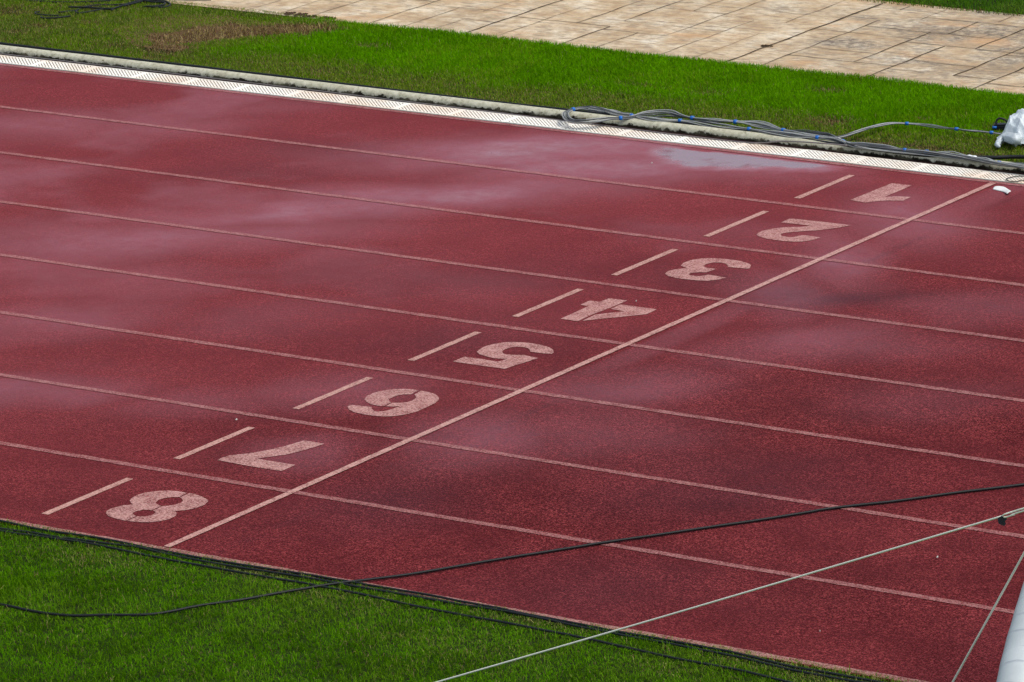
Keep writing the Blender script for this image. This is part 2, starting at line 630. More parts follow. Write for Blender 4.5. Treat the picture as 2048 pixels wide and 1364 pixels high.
for k in range(1, 8):
    strip("lane_line", -12, 8, k * LW - 0.028, k * LW + 0.028, 0.003, M_LANE, jag=0.003)
strip("edge_line", -12, 8, -0.066, -0.004, 0.003, M_EDGE, "worn pale line along the grass at the outer edge of the track", jag=0.004)
strip("edge_line", -12, 8, 9.725, 9.768, 0.003, M_LANE, "faint pale line along the drain at the inner edge of the track", jag=0.003)
strip("finish_line", -0.024, 0.024, 0.0, 9.72, 0.006, M_FIN, "straight pale line painted across all eight lanes", jag=0.0015)
DASH = [(8, .18, .99), (7, 1.45, 2.21), (6, 2.67, 3.47), (5, 3.92, 4.69), (4, 5.12, 5.91), (3, 6.32, 7.10), (2, 7.50, 8.30), (1, 8.72, 9.49)]
for num, a, b in DASH:
    strip("lane_mark", -1.053, -1.003, a, b, 0.003, M_DASH, "short pale cross mark painted behind the numeral %d" % num, jag=0.0015)

# numerals, stencilled; outlines surveyed from the photograph: origin, scale, outlines
NUM = {
    1: ((1690, 350), 14.629, [[(145, 745), (420, 632), (700, 520), (1050, 380), (1370, 250), (1955, 312), (1750, 405), (1450, 530), (1170, 648), (1500, 635), (1930, 652), (1690, 765), (1200, 755), (900, 780), (620, 822)]]),
    2: ((1510, 425), 10.24, [[(535, 210), (720, 128), (1340, 193), (1975, 268), (1700, 320), (1300, 372), (900, 395), (640, 420), (540, 440), (520, 465), (560, 490), (680, 510), (790, 510), (880, 485), (960, 470), (1080, 480), (1340, 520), (1150, 580), (980, 600), (800, 605), (600, 592), (420, 570), (250, 545), (100, 505), (35, 465), (60, 425), (150, 385), (330, 345), (560, 312), (800, 302), (960, 300), (1150, 282), (900, 248), (700, 230)]]),
    3: ((1320, 505), 10.779, [[(1960, 290), (1940, 345), (1900, 358), (1465, 320), (1465, 300), (1450, 270), (1400, 240), (1280, 222), (1130, 225), (1000, 255), (950, 290), (960, 320), (1010, 340), (1215, 360), (1080, 410), (1000, 435), (850, 432), (720, 440), (640, 460), (625, 485), (680, 505), (800, 518), (900, 515), (980, 495), (1060, 485), (1200, 510), (1425, 552), (1250, 595), (1050, 615), (850, 612), (600, 590), (350, 560), (180, 515), (110, 470), (130, 440), (200, 395), (400, 360), (580, 345), (500, 315), (445, 285), (480, 260), (500, 235), (580, 200), (700, 165), (900, 138), (1100, 130), (1300, 138), (1550, 165), (1750, 195), (1880, 235), (1940, 260)]]),
    4: ((1115, 590), 10.24, [[(60, 495), (420, 335), (620, 240), (465, 205), (660, 122), (860, 148), (1060, 75), (1430, 120), (1080, 270), (700, 410), (415, 545)],
                             [(510, 535), (760, 415), (1000, 378), (1380, 345), (1090, 290), (1290, 200), (1650, 248), (2035, 300), (1830, 400), (1450, 440), (1000, 485)]]),
    5: ((900, 675), 9.309, [[(55, 452), (270, 365), (600, 408), (890, 458), (1075, 402), (930, 402), (800, 390), (650, 352), (550, 318), (500, 272), (540, 235), (640, 175), (800, 130), (1000, 98), (1200, 90), (1450, 105), (1700, 145), (1850, 190), (1920, 235), (1930, 290), (1890, 312), (1700, 300), (1490, 270), (1490, 240), (1450, 205), (1380, 188), (1250, 180), (1150, 188), (1040, 220), (970, 260), (985, 300), (1040, 322), (1200, 330), (1370, 332), (1640, 390), (1400, 470), (1230, 520), (1020, 590), (800, 560), (500, 520), (200, 475)]]),
    6: ((690, 770), 10.24, [[(1510, 118), (1400, 98), (1200, 88), (1000, 90), (800, 118), (600, 165), (450, 230), (400, 300), (440, 350), (520, 395), (620, 425), (720, 437), (800, 437), (940, 365), (900, 330), (895, 300), (960, 265), (1080, 220), (1200, 200), (1345, 200)],
                            [(1560, 125), (1700, 150), (1850, 195), (1930, 265), (1920, 310), (1850, 375), (1700, 450), (1500, 540), (1300, 600), (1050, 640), (850, 655), (600, 640), (400, 610), (200, 570), (80, 510), (50, 450), (90, 415), (250, 425), (545, 458), (550, 500), (600, 540), (680, 552), (800, 545), (950, 505), (1130, 440), (1000, 452), (830, 445), (965, 372), (1100, 372), (1250, 365), (1380, 325), (1465, 265), (1450, 235), (1420, 205)]]),
    7: ((430, 875), 8.904, [[(45, 410), (110, 375), (240, 328), (600, 290), (900, 240), (1250, 160), (1590, 58), (1955, 120), (1600, 230), (1300, 305), (1000, 350), (760, 380), (900, 412), (1435, 495), (1185, 605), (600, 515), (230, 445)]]),
    8: ((200, 970), 8.904, [[(1545, 150), (1400, 118), (1200, 105), (1000, 115), (800, 145), (650, 190), (560, 245), (530, 285), (550, 325), (590, 355), (400, 370), (200, 425), (120, 470), (105, 510), (150, 560), (300, 610), (450, 643), (640, 562), (590, 530), (585, 505), (640, 475), (760, 450), (880, 450), (915, 460), (1085, 383), (1010, 345), (990, 320), (1040, 275), (1150, 240), (1290, 222), (1415, 222)],
                            [(1590, 152), (1700, 170), (1820, 215), (1920, 270), (1925, 300), (1850, 370), (1700, 420), (1500, 460), (1335, 470), (1370, 510), (1350, 555), (1250, 610), (1100, 645), (900, 670), (750, 670), (600, 660), (480, 645), (670, 565), (800, 568), (920, 545), (990, 505), (985, 480), (940, 465), (1105, 383), (1200, 380), (1350, 355), (1450, 315), (1480, 285), (1460, 250), (1425, 228)]]),
}
for num, (o_, s_, loops) in NUM.items():
    flat_poly("lane_number", [[gp(o_[0] + x / s_, o_[1] + y / s_)[:2] for x, y in lp] for lp in loops], 0.003, M_NUM,
              "faded pink stencilled numeral %d painted on the red track" % num)

# drain trough, kerb foot and kerb
tr = mesh_obj("drain_trough", [(-40, 9.79, -0.05), (40, 9.79, -0.05), (40, 10.05, -0.05), (-40, 10.05, -0.05),
                               (-40, 9.79, 0.0), (40, 9.79, 0.0), (40, 10.05, 0.0), (-40, 10.05, 0.0)],
              [(0, 1, 2, 3), (0, 4, 5, 1), (3, 2, 6, 7)], M_TROUGH)
tag(tr, kind='structure')
kf, _, _ = grid_sheet("track_margin", -40, 40, 10.045, 10.13, -0.004, 0.085, M_FOOT)
tag(kf, kind='structure')


def kerb():
    n = 9
    xs = np.arange(-14, 6.01, 0.04)
    V = []
    for i, x in enumerate(xs):
        wob = 0.004 * (vnoise(np.array([x]), np.array([0.0]), 1.3, 77)[0] - 0.5) * 2
        for j in range(n):
            a = math.pi * j / (n - 1)
            r = 1.0 + 0.02 * (vnoise(np.array([x * 9.0]), np.array([j * 0.8]), 1.0, 78)[0] - 0.5)
            y = 10.155 - 0.052 * math.cos(a) * r + wob
            z = -0.004 + 0.056 * (math.sin(a) ** 0.75) * r
            V.append((x, y, z))
    Fc = []
    for i in range(len(xs) - 1):
        for j in range(n - 1):
            a = i * n + j
            Fc.append((a, a + 1, a + n + 1, a + n)[::-1])
    return mesh_obj("kerb", V, Fc, M_KERB, None, True)


tag(kerb(), kind='structure')


# lawn soil
def soil(name, x0, x1, y0, y1, z=-0.006, step=0.25):
    o, _, _ = grid_sheet(name, x0, x1, y0, y1, z, step, M_SOIL,
                         lambda a, b: z + 0.012 * (vnoise(a, b, 1.2, 51) - 0.5))
    return tag(o, kind='structure')


soil("lawn_soil", -3.2, 8.0, -4.4, -0.055)
soil("lawn_soil", -16, 8, 10.2, 12.34)
soil("lawn_soil", -16, -9.45, 12.34, 13.4, 0.014)
soil("lawn_soil", -16, 8, 14.74, 24)

# bare earth
C_BARE = [gp(*p)[:2] for p in [(300, 62), (330, 46), (380, 40), (430, 40), (480, 46), (520, 52), (570, 52), (630, 60), (560, 68), (510, 76), (440, 84), (380, 88), (330, 82)]]
C2 = [gp(*p)[:2] for p in [(0, 26), (0, 10), (40, 8), (70, 12), (60, 22)]]
flatb = []
bc = np.mean(C_BARE, axis=0)
big_b = [bc + (np.array(p) - bc) * 1.5 for p in C_BARE]
o = mesh_obj("bare_earth", [(p[0], p[1], 0.004) for p in big_b], [tuple(range(len(big_b)))[::-1]], M_BARE)
tag(o, kind='structure')

# stamped concrete path
PV_X0, PV_X1, PV_Y0, PV_Y1 = -8.9, 6.0, 12.25, 14.75
pave, px_, py_ = grid_sheet("paved_path", -12.0, PV_X1, PV_Y0, PV_Y1 + 0.1, 0.012, 0.05, M_PAVE)
tag(pave, kind='structure')
cell = np.floor(px_ / 0.312 + 0.15) * 3.7 + np.floor(py_ / 0.31) * 11.3
put_attr(pave, "slab", np.abs(np.sin(cell * 12.9898) * 43758.5453) % 1.0)
mou = 0.42 + 0.58 * sstep(-3.9, -2.6, px_) * (0.4 + 0.6 * sstep(12.6, 13.2, py_))
for (mx, my), sx_, sy_, am in (((1690, 88), .38, .22, 1.6), ((1960, 62), .5, .25, 1.2), ((1800, 60), .35, .2, 1.0), ((1740, 40), .4, .15, 1.0), ((1880, 128), .35, .2, 1.1), ((2010, 150), .3, .2, .9), ((1560, 20), .4, .2, .8), ((1850, 22), .6, .12, 1.2)):
    mc = gp(mx, my)
    mou = np.maximum(mou, am * np.exp(-(((px_ - mc[0]) / sx_) ** 2 + ((py_ - mc[1]) / sy_) ** 2)))
put_attr(pave, "mould", mou)
# joints: (x, y0, y1, width) across the path and (y, x0, x1, width) along it
JY = [(-3.805, 12.2, 14.75, .022), (-4.14, 13.76, 14.75, .007), (-3.49, 12.2, 14.17, .009), (-2.89, 12.72, 13.93, .012), (-2.53, 12.2, 13.53, .014),
      (-2.73, 13.92, 14.44, .012), (-2.265, 13.54, 14.38, .012), (-1.94, 12.62, 13.8, .014), (-1.585, 12.2, 13.45, .014), (-4.755, 12.93, 14.75, .007),
      (-5.07, 13.83, 14.75, .007), (-5.38, 13.27, 14.75, .010), (-4.42, 12.2, 13.72, .006), (-4.11, 12.2, 13.3, .005), (-3.2, 14.3, 14.75, .006),
      (-2.59, 14.5, 14.75, .007), (-3.545, 14.58, 14.75, .008), (-6.30, 12.2, 14.2, .018), (-7.84, 12.2, 13.2, .007), (-7.24, 12.2, 13.4, .008),
      (-6.905, 12.2, 13.13, .007), (-6.62, 12.2, 12.76, .006), (-5.995, 12.2, 13.55, .007), (-5.68, 13.02, 14.2, .009), (-5.36, 12.2, 13.02, .011),
      (-5.025, 12.2, 12.92, .008), (-8.155, 12.2, 13.2, .008), (-6.64, 13.08, 13.7, .006), (-1.27, 12.5, 13.6, .012), (-0.95, 12.2, 13.5, .012),
      (-8.47, 12.2, 13.2, .006), (0.0, 12.2, 14.75, .014), (1.3, 12.2, 14.75, .014), (2.6, 12.2, 14.75, .016), (-1.6, 13.45, 14.2, .01)]
JX = [(13.26, -5.38, -4.42, .006), (12.915, -5.36, -4.76, .009), (13.84, -5.69, -4.75, .006), (13.76, -4.75, -3.82, .004), (13.655, -3.8, -2.89, .008),
      (13.925, -3.49, -2.27, .009), (13.05, -3.49, -2.89, .008), (13.14, -2.89, -2.53, .006), (12.72, -3.49, -2.53, .010), (13.54, -2.89, -1.59, .010),
      (12.965, -2.53, -1.94, .009), (12.615, -2.53, -2.2, .009), (12.625, -1.94, -1.58, .010), (12.49, -1.58, -0.95, .010), (14.60, -3.8, -3.2, .006),
      (14.42, -3.2, -2.27, .010), (13.23, -7.84, -7.24, .010), (13.13, -7.24, -6.3, .007), (13.025, -6.3, -5.36, .009), (13.535, -6.3, -5.38, .006),
      (12.76, -6.62, -6.3, .006), (13.45, -1.94, 0.0, .010), (14.1, -5.38, -3.8, .005), (12.93, -1.58, 2.6, .009), (13.9, -1.6, 2.6, .009), (14.37, -2.27, 1.3, .009),
      (13.37, -5.0, -4.42, .004), (12.9, -8.47, -7.84, .006)]
V, Fc = [], []


def joint(pts, w):
    b = len(V)
    pts = np.asarray(pts, float)
    d = pts[-1] - pts[0]
    nrm = np.array([-d[1], d[0]]) / np.hypot(*d)
    for p in pts:
        ww = w * random.uniform(0.55, 1.15) / 2
        q = p + nrm * random.uniform(-.003, .003)
        V.append((*(q + nrm * ww), 0.016)); V.append((*(q - nrm * ww), 0.016))
    for i in range(len(pts) - 1):
        a = b + 2 * i
        Fc.append((a, a + 1, a + 3, a + 2))


for x, a, b_, w in JY:
    n = max(3, int((b_ - a) / 0.08))
    joint([(x + 0.006 * math.sin(9 * t * (b_ - a) + x * 7), a + (b_ - a) * t) for t in np.linspace(0, 1, n)], w)
for y, a, b_, w in JX:
    n = max(3, int((b_ - a) / 0.08))
    joint([(a + (b_ - a) * t, y + 0.006 * math.sin(8 * t * (b_ - a) + y * 5)) for t in np.linspace(0, 1, n)], w)
pj = mesh_obj("path_joints", V, Fc, M_JOINT)
tag(pj, kind='structure')

# ------------------------------------------------------------------ drain grates
GW, GL, FR = 0.222, 0.5035, 0.013


def clip(poly, axis, val, keep_less):
    out = []
    for i in range(len(poly)):
        a, b = poly[i], poly[(i + 1) % len(poly)]
        ia = (a[axis] <= val) if keep_less else (a[axis] >= val)
        ib = (b[axis] <= val) if keep_less else (b[axis] >= val)
        if ia: out.append(a)
        if ia != ib:
            t = (val - a[axis]) / (b[axis] - a[axis])
            out.append((a[0] + (b[0] - a[0]) * t, a[1] + (b[1] - a[1]) * t))
    return out


def grate_mesh():
    polys = [[(0, 0), (GL, 0), (GL, FR), (0, FR)], [(0, GW - FR), (GL, GW - FR), (GL, GW), (0, GW)],
             [(0, FR), (0.019, FR), (0.019, GW - FR), (0, GW - FR)], [(GL - 0.019, FR), (GL, FR), (GL, GW - FR), (GL - 0.019, GW - FR)]]
    pitch, wid = 0.0325, 0.0205
    h = GW - 2 * FR
    x = -h
    while x < GL + h:
        p = [(x + h, FR), (x + h + wid, FR), (x + wid, GW - FR), (x, GW - FR)]
        for ax, v, kl in ((0, 0.019, False), (0, GL - 0.019, True)):
            if p: p = clip(p, ax, v, kl)
        if len(p) >= 3: polys.append(p)
        x += pitch
    V, Fc = [], []
    for k, p in enumerate(polys):
        b, n = len(V), len(p)
        zt = 0.004 if k < 4 else 0.0025
        V += [(q[0], q[1], zt) for q in p] + [(q[0], q[1], zt - 0.018) for q in p]
        Fc.append(tuple(range(b, b + n)))
        for i in range(n):
            j = (i + 1) % n
            Fc.append((b + i, b + n + i, b + n + j, b + j))
    return V, Fc


gv, gf = grate_mesh()
g0 = mesh_obj("drain_grate", gv, gf, M_GRATE)
GLABEL = "white slotted plastic drain grate in the row between red track and concrete kerb"
for k in range(22):
    o = g0 if k == 0 else g0.copy()
    if k: COL.objects.link(o)
    o.location = (-9.83 + 0.5065 * k, 9.806 + random.uniform(-.001, .001), random.uniform(-.0015, .001))
    lab = GLABEL
    if 0.0 < o.location.x + GL and o.location.x < 0.25:
        lab = "white slotted drain grate crossed by a thin dark wire loop"
    tag(o, lab, "drain grate", "drain grates in the row along the kerb")

# ------------------------------------------------------------------ cables
PXS = lambda pts, z: np.array([gp(p[0], p[1], p[2] if len(p) > 2 else z) for p in pts])


def smooth_path(pts, z, step=0.02, jitter=0.0, seed=0):
    P = catmull(PXS(pts, z), 8)
    P, s = resample(P, step)
    if jitter:
        P[:, 2] += jitter * (vnoise(s, s * 0, 2.5, 100 + seed) - 0.5)
        P[:, 1] += jitter * (vnoise(s, s * 0, 2.0, 200 + seed) - 0.5)
    return P


def cable(name, pts, z, r, mat, label, cat, jitter=0.0, seed=0, group=None):
    P = smooth_path(pts, z, 0.025, jitter, seed)
    o = recentre(tubes(name, [P], r, mat))
    return tag(o, label, cat, group), P


PRESS = []      # cables that press the grass down: (path, radius of clearing)
_, P = cable("power_cable", [(-300, 51), (0, 87.5), (250, 117), (500, 146.5), (750, 176.5), (1000, 206), (1130, 220), (1300, 240), (1480, 262), (1640, 284), (1760, 300), (1880, 313), (1980, 315), (2048, 314), (2200, 322)],
             0.040, 0.0145, M_BLACK, "thick black cable lying along the grass side of the concrete kerb", "cable", 0.004, 1)
PRESS.append((P, 0.035))
_, P = cable("thin_wire", [(-300, 73), (0, 107.5), (250, 136), (500, 165.5), (750, 195.5), (1000, 226), (1200, 250.5), (1400, 275.5), (1490, 285), (1530, 285.5, .02), (1560, 282.5, .045), (1600, 283.5, .055), (1650, 287, .055), (1695, 291, .055)],
             0.006, 0.0055, M_WIRE, "thin grey wire running along the foot of the kerb beside the drain grates", "wire", 0.002, 2)
_, P = cable("wire_loop", [(2130, 357), (2048, 352.5), (2028, 353.5), (2014, 357), (2012.5, 360), (2022, 362.5), (2036, 363), (2048, 360.5), (2130, 366)],
             0.012, 0.0035, M_BLACK2, "thin dark wire loop lying across the drain grates near the finish line", "wire")

NEAR1 = [(-250, 988), (0, 1041.5), (98, 1062), (195, 1075), (293, 1094), (390, 1112), (500, 1132), (600, 1146), (700, 1164), (813, 1183), (926, 1204), (1077, 1231), (1227, 1261), (1348, 1284), (1461, 1305), (1574, 1331), (1687, 1351), (1820, 1374), (2000, 1408)]
NEAR2 = [(-250, 1012), (0, 1057), (49, 1064), (122, 1075), (195, 1084), (268, 1093), (317, 1104), (400, 1121), (500, 1137), (600, 1153), (700, 1171), (813, 1190), (926, 1209), (1077, 1236), (1227, 1266), (1348, 1289), (1461, 1311), (1574, 1337), (1687, 1358), (1820, 1381), (2000, 1416)]
NEAR3 = [(-250, 1016), (0, 1061), (70, 1070), (180, 1087), (293, 1110), (366, 1124), (439, 1137), (500, 1148), (600, 1165), (700, 1183), (813, 1207), (926, 1230), (1039, 1251), (1190, 1280), (1348, 1315), (1461, 1337), (1582, 1364), (1760, 1405)]
GRP = "black cables laid in the grass along the outer track edge"
for k, (pts, lab) in enumerate(((NEAR1, "black cable hugging the track's outer white line"), (NEAR2, "black cable half hidden in grass just beside the outermost track cable"),
                                (NEAR3, "black cable running through the near lawn, farthest from the track edge"))):
    _, P = cable("lawn_cable", pts, 0.012 if k < 2 else 0.014, 0.0072, M_BLACK2, lab, "cable", 0.012, 10 + k, GRP)
    PRESS.append((P, 0.022))

LONG = [(-200, 1178), (0, 1209), (49, 1219), (98, 1227.5), (146, 1231.5), (220, 1230), (293, 1229), (342, 1222.6), (390, 1213), (439, 1205.5), (490, 1198.5), (565, 1185), (640, 1172), (700, 1163.5, .016), (813, 1149.5, .013), (926, 1130.7, .013),
        (1020, 1115, .012), (1077, 1106, .012), (1152, 1094, .012), (1205, 1085.5, .012), (1300, 1072, .012), (1423, 1053.5, .012), (1517, 1040, .012), (1612, 1025, .012), (1642, 1019.5, .012), (1698, 1012, .012), (1800, 1000.7, .012), (1913, 985, .012), (2048, 969, .012), (2300, 935, .012)]
_, PL = cable("trailing_cable", LONG, 0.016, 0.0082, M_BLACK, "long black cable trailing from the near lawn diagonally across the red track", "cable", 0.003, 20)
PRESS.append((PL[PL[:, 1] < 0], 0.022))

# heap of black cable at the top left
q = lambda a: [(x / 5.12, y / 5.12) for x, y in a]
HEAP = [q([(200, -12), (270, 0), (420, 12), (640, 18), (940, 18), (1180, 5), (1300, -4), (1450, -10)]),
        q([(1500, 2), (1450, 10), (1300, 40), (1150, 46), (1000, 48), (880, 65), (800, 95), (778, 115), (790, 127), (830, 131), (920, 118), (1030, 97), (1150, 95)]),
        q([(1140, 102), (1200, 70), (1290, 52), (1400, 25), (1480, 8), (1560, 4), (1650, 8), (1700, 15), (1742, 42), (1720, 62), (1660, 74), (1560, 70), (1470, 68)]),
        q([(700, 72), (760, 70), (900, 74), (1040, 84), (1160, 84), (1300, 40), (1420, 10), (1500, -6)]),
        q([(600, 128), (680, 120), (760, 113), (800, 112)]),
        q([(600, 160), (570, 158), (480, 155), (390, 148), (362, 133), (370, 124), (410, 120)]),
        q([(420, 172), (430, 182), (450, 186), (520, 186), (600, 182), (720, 168)]),
        q([(1440, 0), (1500, 12), (1580, 22), (1660, 22), (1690, 34), (1670, 52), (1600, 62), (1500, 64)]),
        q([(1380, 30), (1480, 0), (1700, 3), (2048, 10), (2160, 9)])]
hp = []
for k, a in enumerate(HEAP):
    hp.append(smooth_path(a, 0.010 + 0.004 * (k % 4), 0.02, 0.01, 40 + k))
    PRESS.append((hp[-1], 0.02))
o = recentre(tubes("cable_coil", hp, 0.0072, M_BLACK2))
tag(o, "tangled black cable coil on the grass at the path's left end", "cable coil")


# grey multi-core bundles tied with blue tape
def bundle(name, pts, ties, nstr, rad, label, cat, dep=0.0, seed=0, zt=0.0, tie_w=0.022):
    P = catmull(PXS(pts, 0.06), 10)
    P, s = resample(P, 0.012)
    root = empty(name, P[len(P) // 2] - np.array([0, 0, P[len(P) // 2][2]]))
    tag(root, label, cat)
    tp = []
    for t in ties:
        c = gp(t[0], t[1], t[2] if len(t) > 2 else 0.06)
        tp.append(int(np.argmin(np.linalg.norm(P - c, axis=1))))
    T = np.gradient(P, axis=0); T /= np.linalg.norm(T, axis=1)[:, None]
    A = np.cross(np.broadcast_to([0, 0, 1.0], T.shape), T); A /= np.linalg.norm(A, axis=1)[:, None]
    B = np.cross(T, A)
    dist = np.min(np.abs(s[:, None] - s[tp][None, :]), axis=1) if tp else np.full(len(s), 9.0)
    spread = rad * (0.50 + 1.0 * sstep(0.03, 0.22, dist))
    r = np.random.default_rng(seed)
    for k in range(nstr):
        th = 2 * math.pi * k / nstr + s * r.uniform(2.0, 4.0) + 1.2 * (vnoise(s, s * 0, 1.5, seed + k) - .5)
        rr = spread * (0.35 + 0.65 * r.random()) * (0.75 + 0.6 * vnoise(s, s * 0, 2.0, seed + 31 + k))
        Q = P + A * (np.cos(th) * rr * 1.15)[:, None] + B * (np.sin(th) * rr * 0.75)[:, None]
        adopt(tubes("cable_strand", [Q], 0.0040, M_GREY2 if k % 2 == 1 else M_GREY, None, 7), root)
    for i, t in zip(tp, ties):
        mat = M_WHITE if len(t) > 3 else M_BLUE
        hw = int((0.055 if len(t) > 3 else tie_w) / 0.012 / 2) + 1
        i0, i1 = max(0, i - hw), min(len(P) - 1, i + hw)
        seg = P[i0:i1 + 1]
        rr = 0.50 * rad + 0.0075 + 0.0015 * np.sin(np.linspace(0, 9, len(seg)))
        rr[0] *= 0.9; rr[-1] *= 0.9
        tie = adopt(tubes("cable_tie", [seg], rr, mat, None, 12), root)
        if len(t) > 3: tie['label'] = "white tape band"
        else: tie['label'] = "blue tape band"
    return root


A_PTS = [(1263, 230.5), (1235, 228), (1205, 220.5), (1180, 217), (1160, 216.5), (1146, 219), (1136, 223.5), (1131.5, 229), (1134, 236), (1145, 242), (1165, 243), (1190, 240.5), (1215, 237), (1242, 236), (1268, 234), (1295, 229),
         (1320, 226.5), (1345, 227), (1366, 232), (1385, 236), (1420, 240), (1450, 242), (1472, 243.5), (1500, 246.5), (1540, 253), (1567, 260.5), (1600, 266), (1640, 270.5), (1662, 273), (1680, 280), (1700, 288), (1740, 293), (1780, 296),
         (1811, 300.5), (1850, 303.5), (1895, 308), (1945, 315.5), (1975, 320), (1998, 326), (2025, 329), (2060, 332), (2200, 348)]
A_TIES = [(1146, 219), (1242, 236), (1385, 236), (1472, 243.5), (1567, 260.5), (1686, 282.5), (1811, 300.5), (1853, 303.8), (1945, 315.5, .06, 1), (1998, 326)]
bundle("cable_bundle", A_PTS, A_TIES, 11, 0.021, "grey cable bundle with blue tape looping over the kerb and along it", "cable bundle", seed=1)
B_PTS = [(1180, 218), (1215, 222), (1240, 227), (1263, 231), (1290, 236.5), (1325, 240), (1359, 241), (1400, 246), (1450, 253), (1498, 258), (1540, 265), (1590, 271.5), (1636, 275), (1665, 278), (1695, 285.5), (1740, 294.5), (1800, 300.5), (1870, 308), (1940, 318), (1990, 327), (2050, 334), (2200, 350)]
B_TIES = [(1263, 231), (1359, 241), (1498, 258), (1636, 275)]
bundle("cable_bundle", B_PTS, B_TIES, 9, 0.018, "lower grey cable bundle tied with blue tape, resting against the kerb top", "cable bundle", seed=2)
C_PTS = [(1640, 275), (1668, 276.5), (1685, 273.5), (1705, 267), (1735, 257), (1762, 250), (1785, 246.5), (1814, 247), (1840, 248.5), (1862, 251), (1890, 255.5), (1913, 258), (1935, 261), (1958, 262.5), (1982, 265), (2005, 268), (2030, 270)]
C_TIES = [(1814, 247), (1913, 258), (1982, 265)]
bundle("cable_bundle", C_PTS, C_TIES, 6, 0.013, "thin grey cable branch with blue ties running over grass to the plastic sheet", "cable bundle", seed=3)
PRESS.append((catmull(PXS(C_PTS, 0.05), 6), 0.03))


# ------------------------------------------------------------------ plastic sheet with the black device under it
def plastic():
    c = gp(2086, 280, 0.0)
    n, m = 150, 120
    V, Fc = [], []
    ex = RT[:2] / np.hypot(*RT[:2]); ey = np.array([-ex[1], ex[0]])
    for j in range(m + 1):
        for i in range(n + 1):
            u, v = i / n * 2 - 1, j / m * 2 - 1
            x, y = u * 0.36, v * 0.27
            rr = math.hypot(u, v * 1.0)
            V.append([x, y, rr])
    A = np.array(V)
    nz = vnoise(A[:, 0] + 5, A[:, 1] + 5, 6.0, 61, 3)
    nz2 = np.sqrt(np.abs(vnoise(A[:, 0] * 1.2 + 9, A[:, 1] * 0.8 + 5, 9.0, 62, 2) - 0.5) * 2)
    edge = 0.92 + 0.28 * (vnoise(np.arctan2(A[:, 1], A[:, 0]) * 2 + 20, A[:, 0] * 0, 1.0, 63, 3) - 0.5)
    t = np.clip(1 - A[:, 2] / edge, 0, 1)
    nz3 = np.abs(vnoise(A[:, 0] * 1.0 + A[:, 1] * 0.6 + 3, A[:, 1] * 0.9 - A[:, 0] * .5 + 8, 19.0, 64, 2) - 0.5) * 2
    pk = np.exp(-(((A[:, 0] + 0.13) / 0.09) ** 2 + ((A[:, 1] - 0.06) / 0.08) ** 2))
    h = 0.085 * sstep(0, 0.45, t) * (0.45 + 1.1 * nz) + 0.055 * (1 - nz2) * sstep(0.0, 0.3, t) + 0.030 * (1 - nz3) * sstep(0, .25, t) + 0.012 * vnoise(A[:, 0] + 2, A[:, 1] * 1.3 + 4, 42.0, 67, 2) + 0.055 * pk * sstep(0, .2, t) + 0.026
    P = np.stack([c[0] + A[:, 0] * ex[0] + A[:, 1] * ey[0], c[1] + A[:, 0] * ex[1] + A[:, 1] * ey[1], h], 1)
    keep = A[:, 2] < edge
    for j in range(m):
        for i in range(n):
            a = j * (n + 1) + i
            f = (a, a + 1, a + n + 2, a + n + 1)
            if all(keep[k] for k in f): Fc.append(f)
    o = mesh_obj("plastic_sheet", P, Fc, M_FILM, None, True)
    bm = bmesh.new(); bm.from_mesh(o.data)
    bmesh.ops.delete(bm, geom=[v for v in bm.verts if not v.link_faces], context='VERTS')
    bm.to_mesh(o.data); bm.free()
    # a loose twisted corner towards the kerb
    P = catmull([gp(2034, 280, .08), gp(2018, 276, .07), gp(2006, 277, .06), gp(1999, 283, .045), gp(1995, 290, .035), gp(1999, 293.5, .03)], 8)
    rr = np.interp(np.arange(len(P)), [0, len(P) * .45, len(P) * .75, len(P) - 1], [.050, .032, .022, .012]) * (0.8 + 0.4 * vnoise(np.arange(len(P)) * .3, np.zeros(len(P)), 1.0, 66))
    V, Fc = tube_data(P, rr, 14)
    V = V.reshape(len(P), 14, 3)
    V[:, ::2] = P[:, None] + (V[:, ::2] - P[:, None]) * 0.62
    V = V.reshape(-1, 3); V[:, 2] = np.maximum(V[:, 2], 0.008)
    fl = mesh_obj("loose_corner", V, Fc, M_FILM, None, True)
    recentre(o)
    bpy.context.view_layer.update()
    adopt(fl, o)
    return tag(o, "crumpled white plastic sheet covering equipment on the grass beside the kerb", "plastic sheet")


plastic()


def device():
    c = gp(2001, 262, 0.0)
    root = empty("covered_device", c)
    tag(root, "small black device with a handle poking out from the white plastic sheet", "device")
    bm = bmesh.new()
    ex = RT[:2] / np.hypot(*RT[:2]); ang = math.atan2(ex[1], ex[0])
    bmesh.ops.create_cube(bm, size=1.0, matrix=Matrix.Translation((0.0, 0, 0.030)) @ Matrix.Rotation(ang, 4, 'Z') @ Matrix.Diagonal((0.12, 0.08, 0.052, 1)))
    bmesh.ops.bevel(bm, geom=bm.edges[:], offset=0.014, segments=2, affect='EDGES')
    me = bpy.data.meshes.new("case"); bm.to_mesh(me); bm.free()
    me.materials.append(M_BLACK)
    o = bpy.data.objects.new("case", me); COL.objects.link(o); o.parent = root
    d = depth(c)
    hp_ = catmull([rp(1994, 256, d - .02), rp(1992.5, 247, d - .02), rp(1993.5, 240.5, d - .02), rp(1999, 236.8, d - .02), rp(2006, 238, d - .02), rp(2013, 242, d - .02), rp(2020, 250, d)], 6)
    adopt(tubes("handle", [hp_], 0.008, M_BLACK, None, 8), root)
    cp = rp(1985, 255, d - 0.05)
    adopt(tubes("connector", [np.array([cp, cp + np.array([ex[0], ex[1], 0]) * 0.03])], 0.009, M_BLUE, None, 10), root)


device()


